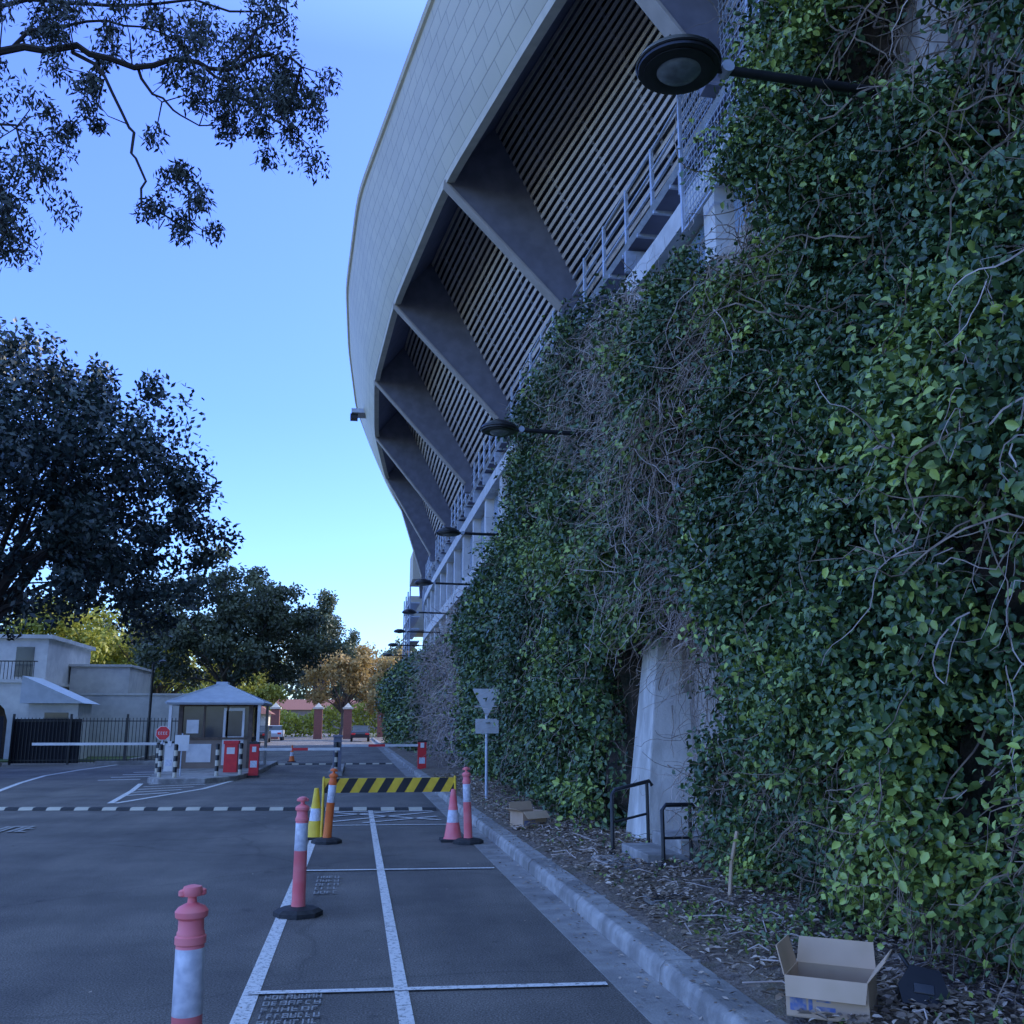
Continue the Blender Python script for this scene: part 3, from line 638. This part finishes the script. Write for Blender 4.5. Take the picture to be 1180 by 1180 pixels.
for p in ((-5.35,29.6),(-4.9,29.4),(-3.85,30.0),(-3.3,31.0),(-3.2,34.3),(-5.9,32.2)): gpost(*p)
e=empty('ticket_kiosk',(-4.65,36.6,.14)); W=1.15;D_=1.3
g=MB(); g.box(-W,-D_,0,W,D_,.95,0)
for x in (-W,W):
    for y in (-D_,D_): g.box(x-.07,y-.07,.0,x+.07,y+.07,2.15,1)
for x in (-.38,.38): g.box(x-.03,-D_-.02,.95,x+.03,-D_+.05,2.1,1)
g.box(-W-.05,-D_-.05,.95,W+.05,D_+.05,1.02,1); g.box(-W-.05,-D_-.05,2.05,W+.05,D_+.05,2.2,1)
g.build('walls',['sand','timber'],e)
g=MB(); g.box(-W+.02,-D_+.02,1.02,W-.02,D_-.02,2.05,0); g.build('windows',['glass'],e)
g=MB(); g.box(.25,-D_-.012,.1,.95,-D_-.002,2.0,0); g.box(.33,-D_-.02,1.05,.87,-D_-.013,1.9,1); g.box(-.95,-D_-.02,1.15,-.55,-D_-.005,1.6,0); g.box(-.9,-D_-.02,.2,-.1,-D_-.005,.8,0); g.build('door',['white','glass'],e)
g=MB(); E=.42; a=W+E;b=D_+E; z=2.2
g.add([(-a,-b,z),(a,-b,z),(a,b,z),(-a,b,z),(0-.12,-.25,2.83),(.12,-.25,2.83),(.12,.25,2.83),(-.12,.25,2.83)],[(0,1,5,4),(1,2,6,5),(2,3,7,6),(3,0,4,7),(4,5,6,7),(3,2,1,0)],0)
for i in range(4):
    P=[(-a,-b,z),(a,-b,z),(a,b,z),(-a,b,z)][i];Q=[(-.12,-.25,2.83),(.12,-.25,2.83),(.12,.25,2.83),(-.12,.25,2.83)][i]; g.tube([P,Q],.04,5)
g.tube([(-a,-b,z-.03),(a,-b,z-.03),(a,b,z-.03),(-a,b,z-.03),(-a,-b,z-.03)],.07,4); g.box(-.2,-.3,2.8,.2,.3,2.92)
g.build('hip_roof',['roofmetal'],e)
g=MB()
for x,y in ((-a+.12,-b+.12),(a-.12,-b+.12),(a-.12,b-.12),(-a+.12,b-.12)): g.box(x-.05,y-.05,0,x+.05,y+.05,2.2)
g.build('verandah_posts',['white'],e)
e=empty('stop_sign',(-5.5,30.6,.14)); g=MB(); g.tube([(0,0,0),(0,0,1.35)],.025,8); g.build('post',['steel'],e)
g=MB(); g.prism([(.2*math.cos(math.pi/8+i*math.pi/4),1.2+.2*math.sin(math.pi/8+i*math.pi/4)) for i in range(8)],-.035,-.03,0); g.prism([(.22*math.cos(math.pi/8+i*math.pi/4),1.2+.22*math.sin(math.pi/8+i*math.pi/4)) for i in range(8)],-.029,-.025,1)
for k in range(4): x=-.13+k*.07; g.box(x,-.038,1.16,x+.018,-.0355,1.24,1); g.box(x+.018,-.038,1.227,x+.045,-.0355,1.24,1); g.box(x+.018,-.038,1.16,x+.045,-.0355,1.173,1)
g.build('octagon_plate',['red','white'],e)
e=empty('notice_board',(-4.9,30.3,.14)); g=MB(); g.tube([(0,0,0),(0,0,1.2)],.02,6); g.box(-.2,-.03,.7,.2,-.02,1.15,1); g.build('panel',['steel','white'],e)
for x,y in ((-3.75,32.5),):
    e=empty('litter_bin',(x,y,.14)); g=MB(); g.box(-.2,-.2,0,.2,.2,.85); g.box(-.23,-.23,.85,.23,.23,.95); g.box(-.12,-.206,.55,.12,-.201,.75,1); g.build('bin_body',['red','white'],e,bevel=.02)
cone(-2.6,44.5)
# ------------------------------------------------------------------ left side fences, buildings
g=MB(); fy=43.2
for x in np.arange(-13.6,-7.0,.14): g.box(x-.012,fy-.012,.05,x+.012,fy+.012,1.85)
for z in (.15,1.7): g.box(-13.6,fy-.02,z,-7,fy+.02,z+.04)
for x in np.arange(-13.6,-6.9,2.2): g.box(x-.04,fy-.04,0,x+.04,fy+.04,2.0)
g.build('palisade_fence',['black'])
g=MB(); g.box(-13.6,fy+.05,.05,-11.0,fy+.07,1.8); g.box(-32,42.3,.05,-13.7,42.34,1.9)
for x in np.arange(-32,-13.6,2.4): g.tube([(x,42.2,0),(x,42.2,2)],.04,6)
g.build('screened_mesh_fence',['dark'])
g=MB(); g.box(-30,41.2,0,-13.5,42.0,.14); g.box(-10.2,42.6,0,-6.6,43.0,.14); g.build('pavement',['gutter'])
g=MB(); g.box(-14.2,52,0,-7.2,52.3,3.0,0); g.box(-14.2,51.95,3.0,-7.15,52.35,3.1,0); g.build('white_boundary_wall',['wallwhite'])
h=empty('white_house')
def archwall(g,x0,x1,z0,z1,y,th,arches,mi=0,r_seg=10):
    xs=[x0]; 
    for (c,w,hh) in arches: xs+=[c-w/2+w*i/r_seg for i in range(r_seg+1)]
    xs.append(x1); xs=sorted(set(xs))
    for a,b in zip(xs,xs[1:]):
        m=(a+b)/2; za=None
        for (c,w,hh) in arches:
            if abs(m-c)<w/2:
                f=lambda x:hh-w/2+math.sqrt(max(0,(w/2)**2-(x-c)**2)); za=f(a);zb_=f(b)
        if za is None: za=zb_=z0
        g.add([(a,y,za),(b,y,zb_),(b,y,z1),(a,y,z1),(a,y+th,za),(b,y+th,zb_),(b,y+th,z1),(a,y+th,z1)],[(0,1,2,3),(7,6,5,4),(0,4,5,1)],mi)
g=MB(); archwall(g,-30,-14.6,0,3.5,48.5,.3,[(-16.4,1.7,2.6),(-19.2,1.9,2.7),(-22.2,1.9,2.7)])
g.box(-30,50.2,3.5,-14.6,58,5.6,0); g.box(-14.62,48.8,0,-14.6,58,3.5,0); g.box(-30.1,48.4,3.45,-14.5,58,3.6,0); g.box(-30.2,50,5.6,-14.4,58.2,5.78,0)
g.build('walls',['wallwhite'],h)
g=MB(); g.box(-30,49.9,0,-14.7,50.1,3.44,0); g.build('inner_shadow_wall',['timber'],h)
g=MB()
for x in (-15.6,-17.2,-19,-22): g.box(x-.4,50.17,3.8,x+.4,50.19,5.2)
g.build('windows',['glass'],h)
g=MB()
for x in np.arange(-30,-14.5,.16): g.box(x-.012,48.5,3.6,x+.012,48.53,4.4)
g.box(-30,48.48,4.4,-14.5,48.55,4.45); g.build('balcony_railing',['black'],h)
g=MB(); g.box(-14.5,54,0,-11.6,60,4.5,0); g.box(-14.6,53.9,4.5,-11.5,60,4.62,0); g.build('rear_wing',['wallwhite'],h)
a_=empty('small_annex'); g=MB(); g.box(-14.3,47.2,0,-12.2,49.5,2.5,0); g.build('walls',['wallwhite'],a_)
g=MB(); g.prism([(-14.6,2.5),(-11.9,2.5),(-14.6,3.7)],46.9,49.8); g.build('lean_to_roof',['roofmetal'],a_)
g=MB(); g.box(-13.6,47.18,1.1,-12.6,47.195,2.1); g.build('window',['glass'],a_)
e=empty('lamp_post',(-8.9,46,0)); g=MB(); g.tube([(0,0,0),(0,0,4.2)],.06,8); g.tube([(0,0,4.2),(0,0,4.25),(.35,0,4.35)],.03,6); g.lathe([(.16,0),(.15,.05),(.05,.1)],(.4,0,4.3),12); g.build('pole',['black'],e)
for x,y in ((-3.9,112),(-.7,112),(-8.5,112),(3,112)):
    e=empty('brick_gate_pillar',(x,y,0)); g=MB(); g.box(-.45,-.45,0,.45,.45,3.2,0); g.box(-.58,-.58,3.2,.58,.58,3.4,1); g.add([(-.45,-.45,3.4),(.45,-.45,3.4),(.45,.45,3.4),(-.45,.45,3.4),(0,0,3.9)],[(0,1,4),(1,2,4),(2,3,4),(3,0,4)],1); g.build('pillar',['brick','cream'],e)
e=empty('gate_lodge',(-10.5,106,0)); g=MB(); g.box(-1.8,-1.8,0,1.8,1.8,2.6,0); g.box(-.5,-1.82,0,.4,-1.805,2.1,2); g.add([(-2.3,-2.3,2.6),(2.3,-2.3,2.6),(2.3,2.3,2.6),(-2.3,2.3,2.6),(0,0,4.1)],[(0,1,4),(1,2,4),(2,3,4),(3,0,4),(3,2,1,0)],1); g.build('lodge',['cream','rooftile','glass'],e)
e=empty('terrace_building',(-2,190,0)); g=MB(); g.box(-22,0,0,14,10,4.2,0)
for i in range(12): g.box(-21+i*3,-.06,.8,-19.8+i*3,-.02,2.4,1)
g.add([(-22.5,-.5,4.2),(14.5,-.5,4.2),(14.5,10.5,4.2),(-22.5,10.5,4.2),(-22,5,6.2),(14,5,6.2)],[(0,1,5,4),(2,3,4,5),(1,2,5),(3,0,4),(3,2,1,0)],2); g.build('terrace',['sand','glass','rooftile'],e)
def car(x,y,rz,key):
    e=empty('parked_car',(x,y,0),rz)
    g=MB()
    def slab(pf,w,mi):
        n=len(pf); g.add([(-w,q,z) for q,z in pf]+[(w,q,z) for q,z in pf],[tuple(range(n)),tuple(range(n,2*n))[::-1]]+[(i,i+n,(i+1)%n+n,(i+1)%n) for i in range(n)],mi)
    slab([(-2.1,.35),(-2.15,.7),(-1.95,.92),(-1.2,1.0),(1.6,1.02),(2.1,.95),(2.15,.6),(2.1,.35)],.85,0)
    slab([(-1.15,1.0),(-.55,1.40),(.8,1.43),(1.5,1.02)],.72,1); slab([(-.5,1.41),(.75,1.44),(.7,1.47),(-.45,1.45)],.68,0)
    g.box(-.8,-2.17,.62,-.45,-2.13,.78,2); g.box(.45,-2.17,.62,.8,-2.13,.78,2)
    g.build('body',[key,'glass','red'],e,bevel=.05)
    g=MB()
    for sx_ in (-.78,.78):
        for sy in (-1.35,1.35): g.tube([(sx_-.1,sy,.32),(sx_+.1,sy,.32)],.32,16)
    g.build('wheels',['rubber'],e)
car(.6,96,0,'card2'); car(-8.3,92,0,'card2'); car(-7.9,104,0,'carw')
hg=empty('clipped_hedge')
g=MB(); g.box(-10.6,60,0,-9.8,100,1.1); g.build('core',['vineback'],hg)
n=5000; r=np.random.default_rng(8); P=np.stack([r.uniform(-10.8,-9.6,n),r.uniform(60,100,n),r.uniform(0,1.4,n)],1); leaves('foliage',P,r.standard_normal((n,3)),r.standard_normal((n,3)),.25,.15,r.random(n),'leafyel',hg)
n=9000; x=r.uniform(-26,12,n); hh=2.4+2.6*vn(x/2.2,0*x,4); P=np.stack([x,133+r.normal(0,.8,n),hh*r.random(n)**.7],1); leaves('shrubbery',P,r.standard_normal((n,3))+np.array([.3,-.5,.5]),r.standard_normal((n,3)),r.uniform(.3,.6,n),.3,.3+.4*vn(x/2,P[:,2],5)+r.normal(0,.12,n),'leafyel')
g=MB(); g.box(-60,46,-.02,-9.6,111,.05); g.build('lawn',['grass'])
g=MB(); g.box(-9.6,46,-.02,-9.4,111,.14); g.build('far_kerb',['conc'])
# ------------------------------------------------------------------ trees
def tree(name,base,th,cc,cr,ncl,per,clr,lsz,key,seed,tr=.3,spire=0,bk='bark',shell=.45,lower=-.6,limbstep=2):
    e=empty(name); r=np.random.default_rng(seed); cc=np.array(cc,float);cr=np.array(cr,float)
    d=unit(r.standard_normal((ncl*3,3))); d=d[d[:,2]>lower][:ncl]; rad=shell+(1-shell)*r.random(len(d))**.7
    lump=.78+.42*vn(np.arctan2(d[:,1],d[:,0])*1.6+9,d[:,2]*2.5+5,seed%8)
    C=cc+d*cr*(rad*lump)[:,None]
    g=MB(); b=Vector(base); tp=Vector((base[0]*.6+cc[0]*.4,base[1]*.6+cc[1]*.4,th)); 
    g.tube([b,b.lerp(tp,.1)+Vector((0,0,.1)),b.lerp(tp,.5)+Vector((.12,0,0)),tp],[tr*1.5,tr*1.1,tr*.9,tr*.75],9)
    for i in range(0,len(C),limbstep):
        c=Vector(C[i]); m=tp.lerp(c,.5)+Vector((r.normal(0,.3),r.normal(0,.3),abs(c.x-tp.x)*.10+r.normal(0,.2)))
        R=tr*r.uniform(.14,.38)*(1 if i%6 else 1.5); s0=tp-Vector((0,0,r.uniform(0,th*.1)))
        g.tube([s0,s0.lerp(m,.5)+Vector((r.normal(0,.15),r.normal(0,.15),.2)),m,c],[R,R*.8,R*.55,R*.15],5)
    g.build('trunk_and_limbs',[bk],e,smooth=True)
    m=len(C); idx=np.repeat(np.arange(m),per); dd=unit(r.standard_normal((m*per,3))); cs=clr*r.uniform(.55,1.3,m)
    sc=np.stack([cs,cs,cs*(.75+spire*(d[:,2]>.1))],1)
    P=C[idx]+dd*sc[idx]*(r.random(m*per)**.5)[:,None]
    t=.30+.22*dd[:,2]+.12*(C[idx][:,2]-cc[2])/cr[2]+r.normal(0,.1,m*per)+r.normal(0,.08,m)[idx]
    NN=unit(dd*.7+r.standard_normal((m*per,3))*.6+np.array([0,0,.4])); D=r.standard_normal((m*per,3))+np.array([0,0,-.3])
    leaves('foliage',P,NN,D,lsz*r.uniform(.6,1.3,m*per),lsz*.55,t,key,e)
    return e
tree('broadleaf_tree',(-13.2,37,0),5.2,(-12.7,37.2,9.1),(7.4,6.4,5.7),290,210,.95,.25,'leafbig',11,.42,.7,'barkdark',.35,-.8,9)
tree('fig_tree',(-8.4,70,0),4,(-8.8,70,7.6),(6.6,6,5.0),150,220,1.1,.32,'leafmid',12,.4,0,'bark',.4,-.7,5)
tree('street_tree',(-15,82,0),3,(-16.5,84,6.6),(6.5,5,4.4),80,140,1.3,.4,'leafyel',13,.3)
tree('street_tree',(-24,80,0),3,(-24,80,6.8),(6,5,4.6),80,140,1.3,.4,'leafyel',14,.3)
tree('autumn_tree',(-1.5,122,0),3,(-1.2,122,6.6),(4.8,4,4.8),60,140,1.2,.45,'leaforange',15,.25)
tree('autumn_tree',(4.2,104,0),3,(4.2,104,5.2),(3.4,3.5,3.8),60,140,1.0,.4,'leaforange',16,.25)
tree('street_tree',(-13,120,0),3,(-13,120,6),(5,4,4),60,140,1.3,.45,'leafyel',17,.25)
tree('conifer_tree',(-5.2,150,0),6,(-5.2,150,12.5),(3.4,3.2,9),100,140,1.1,.5,'leafmid',18,.3,.6)
tree('conifer_tree',(-1,165,0),6,(-1,165,9.5),(3,3,6.5),60,140,1.1,.5,'leafmid',19,.3,.6)
tree('street_tree',(-30,130,0),4,(-30,130,8),(9,6,6),80,140,1.8,.6,'leafmid',20,.3)
tree('street_tree',(7,135,0),3,(7,135,7),(6,5,5),70,140,1.5,.5,'leafmid',21,.3)
n=22000; r=np.random.default_rng(30); x=r.uniform(-190,160,n); hgt=8+7*vn(x/9,0*x,2)+3*vn(x/2.5,0*x+3,3); z=hgt*r.random(n)**.8; y=210+8*vn(x/3,z/3,4)+r.normal(0,2,n)
leaves('distant_trees',np.stack([x,y,z],1),unit(r.standard_normal((n,3))+np.array([0,-.6,.5])),r.standard_normal((n,3)),r.uniform(.9,2,n),1.0,.35+.3*vn(x/5,z/3,5)+r.normal(0,.15,n),'leafmid')
# ------------------------------------------------------------------ eucalypt overhanging top left
e=empty('eucalyptus_tree'); g=MB(); rr=random.Random(4)
g.tube([(-12.5,9,0),(-12.3,9.3,2.5),(-11.8,9.8,5),(-10.8,10.4,7)],[.42,.33,.28,.2],10)
paths=[([(-10.8,10.4,7),(-8.6,11.4,8.7),(-6.6,12,9.6),(-4.8,12,10.05),(-3.9,12,10.2),(-3.19,12.1,10.12),(-2.5,12,10.25),(-2.0,12,10.15),(-1.4,12,10.4),(-1.0,12,10.3)],.06),
([(-6.6,12,9.6),(-5.8,12.2,10.6),(-4.6,12.3,11.1),(-3,12.3,11.2),(-1.6,12.4,11.4)],.035),
([(-3.9,12,10.2),(-3.5,12,9.8),(-3.15,12,9.2),(-3.0,12,8.7),(-2.85,12,8.1),(-2.6,12,7.9),(-2.3,12,7.9)],.022),
([(-2.5,12,10.25),(-1.9,12,9.9),(-1.5,12,9.6),(-1.05,12,9.3)],.02),
([(-2.0,12,10.15),(-1.6,11.9,10.7),(-1.2,11.8,10.9)],.018),
([(-8.6,11.4,8.7),(-6.5,11.8,9.1),(-5.2,12,9.1),(-4.7,12,8.5),(-4.5,12,7.7),(-4.5,12,7.3)],.04),
([(-5.2,12,9.1),(-4.5,12,9.0),(-4.2,12,8.5)],.018),
([(-3.19,12.1,10.12),(-2.8,12.2,9.7),(-2.3,12.2,9.4)],.018),([(-4.8,12,10.05),(-4.3,12.2,10.6),(-3.6,12.2,10.8),(-2.9,12.2,10.75)],.025)]
for p,R in paths: 
    q=[]; 
    for a,b in zip(p,p[1:]):
        a=Vector(a);b=Vector(b)
        for t in (0,.33,.66): q.append(a.lerp(b,t)+Vector((rr.gauss(0,.035),rr.gauss(0,.03),rr.gauss(0,.045))))
    q.append(Vector(p[-1])); g.tube(q,[R*(1-.8*i/len(q))+.004 for i in range(len(q))],6)
cl=[]
def addcl(n,x0,x1,z0,z1,r0=.16,r1=.34):
    for _ in range(n):
        c=Vector((rr.uniform(x0,x1),12+rr.uniform(-.7,.7),rr.uniform(z0,z1))); cl.append((c,rr.uniform(r0,r1)))
        best=None
        for p,R in paths:
            for q in p:
                q=Vector(q); dd=(q-c).length
                if best is None or dd<best[0]: best=(dd,q)
        q=best[1]
        if best[0]<2.2: m=q.lerp(c,.5)+Vector((rr.gauss(0,.08),rr.gauss(0,.08),rr.gauss(0,.08))); g.tube([q,m,c,c+Vector((rr.gauss(0,.1),0,-.15))],[.010,.007,.005,.003],4,cap=False)
addcl(30,-2.5,-.65,9.9,11.0); addcl(18,-1.9,-.6,9.1,10.1); addcl(34,-5.0,-2.2,10.3,11.4); addcl(10,-3.0,-2.0,7.7,8.5,.12,.22)
addcl(34,-5.2,-4.0,7.3,9.6); addcl(16,-5.2,-3.2,9.2,10.5,.1,.25); addcl(8,-3.1,-1.8,9.3,10.0,.1,.22)
g.build('trunk_and_limbs',['barkdark'],e,smooth=True)
r=np.random.default_rng(77)
P=np.concatenate([np.array(c)+unit(r.standard_normal((130,3)))*np.array([R_,R_,R_*1.1])*(r.random((130,1))**.5) for c,R_ in cl]); n=len(P)
D=r.standard_normal((n,3))*.7+np.array([0,0,-.9]); leaves('foliage',P,r.standard_normal((n,3)),D,r.uniform(.06,.12,n),r.uniform(.022,.04,n),r.uniform(.1,.8,n),'leafeuc',e)
# ------------------------------------------------------------------ world, sun, camera
az=math.radians(74); el=math.radians(27)
w=bpy.data.worlds.new('World'); scene.world=w; w.use_nodes=True; nt=w.node_tree
bg=nt.nodes['Background']; sk=nt.nodes.new('ShaderNodeTexSky'); sk.sky_type='NISHITA'; sk.sun_disc=False; sk.sun_elevation=el; sk.sun_rotation=az
sk.air_density=1.0; sk.dust_density=.3; sk.ozone_density=3.0
tc=nt.nodes.new('ShaderNodeTexCoord'); sp=nt.nodes.new('ShaderNodeSeparateXYZ'); nt.links.new(tc.outputs['Generated'],sp.inputs[0])
rp=nt.nodes.new('ShaderNodeValToRGB'); e=rp.color_ramp.elements
e[0].position=0; e[0].color=(.23,.29,.38,1); e[1].position=1; e[1].color=(1.0,.95,.86,1)
for p,c in ((.10,(.23,.30,.48,1)),(.30,(.235,.295,.56,1)),(.60,(.31,.345,.68,1)),(.75,(.78,.77,.82,1))):
    k=e.new(p); k.color=c
nt.links.new(sp.outputs['Z'],rp.inputs[0])
mx=nt.nodes.new('ShaderNodeMixRGB'); mx.blend_type='MULTIPLY'; mx.inputs[0].default_value=1
nt.links.new(sk.outputs[0],mx.inputs[1]); nt.links.new(rp.outputs[0],mx.inputs[2]); nt.links.new(mx.outputs[0],bg.inputs[0]); bg.inputs[1].default_value=.92
sun=bpy.data.lights.new('sun','SUN'); sun.energy=5; sun.angle=math.radians(.5); sun.color=(1,.90,.74)
so=bpy.data.objects.new('sun',sun); COL.objects.link(so); so.location=(60,20,60)
Sd=Vector((math.sin(az)*math.cos(el),math.cos(az)*math.cos(el),math.sin(el))); so.rotation_euler=Sd.to_track_quat('Z','Y').to_euler()
cam=bpy.data.cameras.new('camera'); cam.sensor_width=36; cam.lens=1130/1180*36; cam.clip_end=3000; cam.clip_start=.05
co=bpy.data.objects.new('camera',cam); COL.objects.link(co); co.location=(0,0,1.6); co.rotation_euler=(math.radians(90+12.2),0,math.radians(-8.95)); scene.camera=co
scene.view_settings.view_transform='Standard'; scene.view_settings.look='None'; scene.view_settings.exposure=0
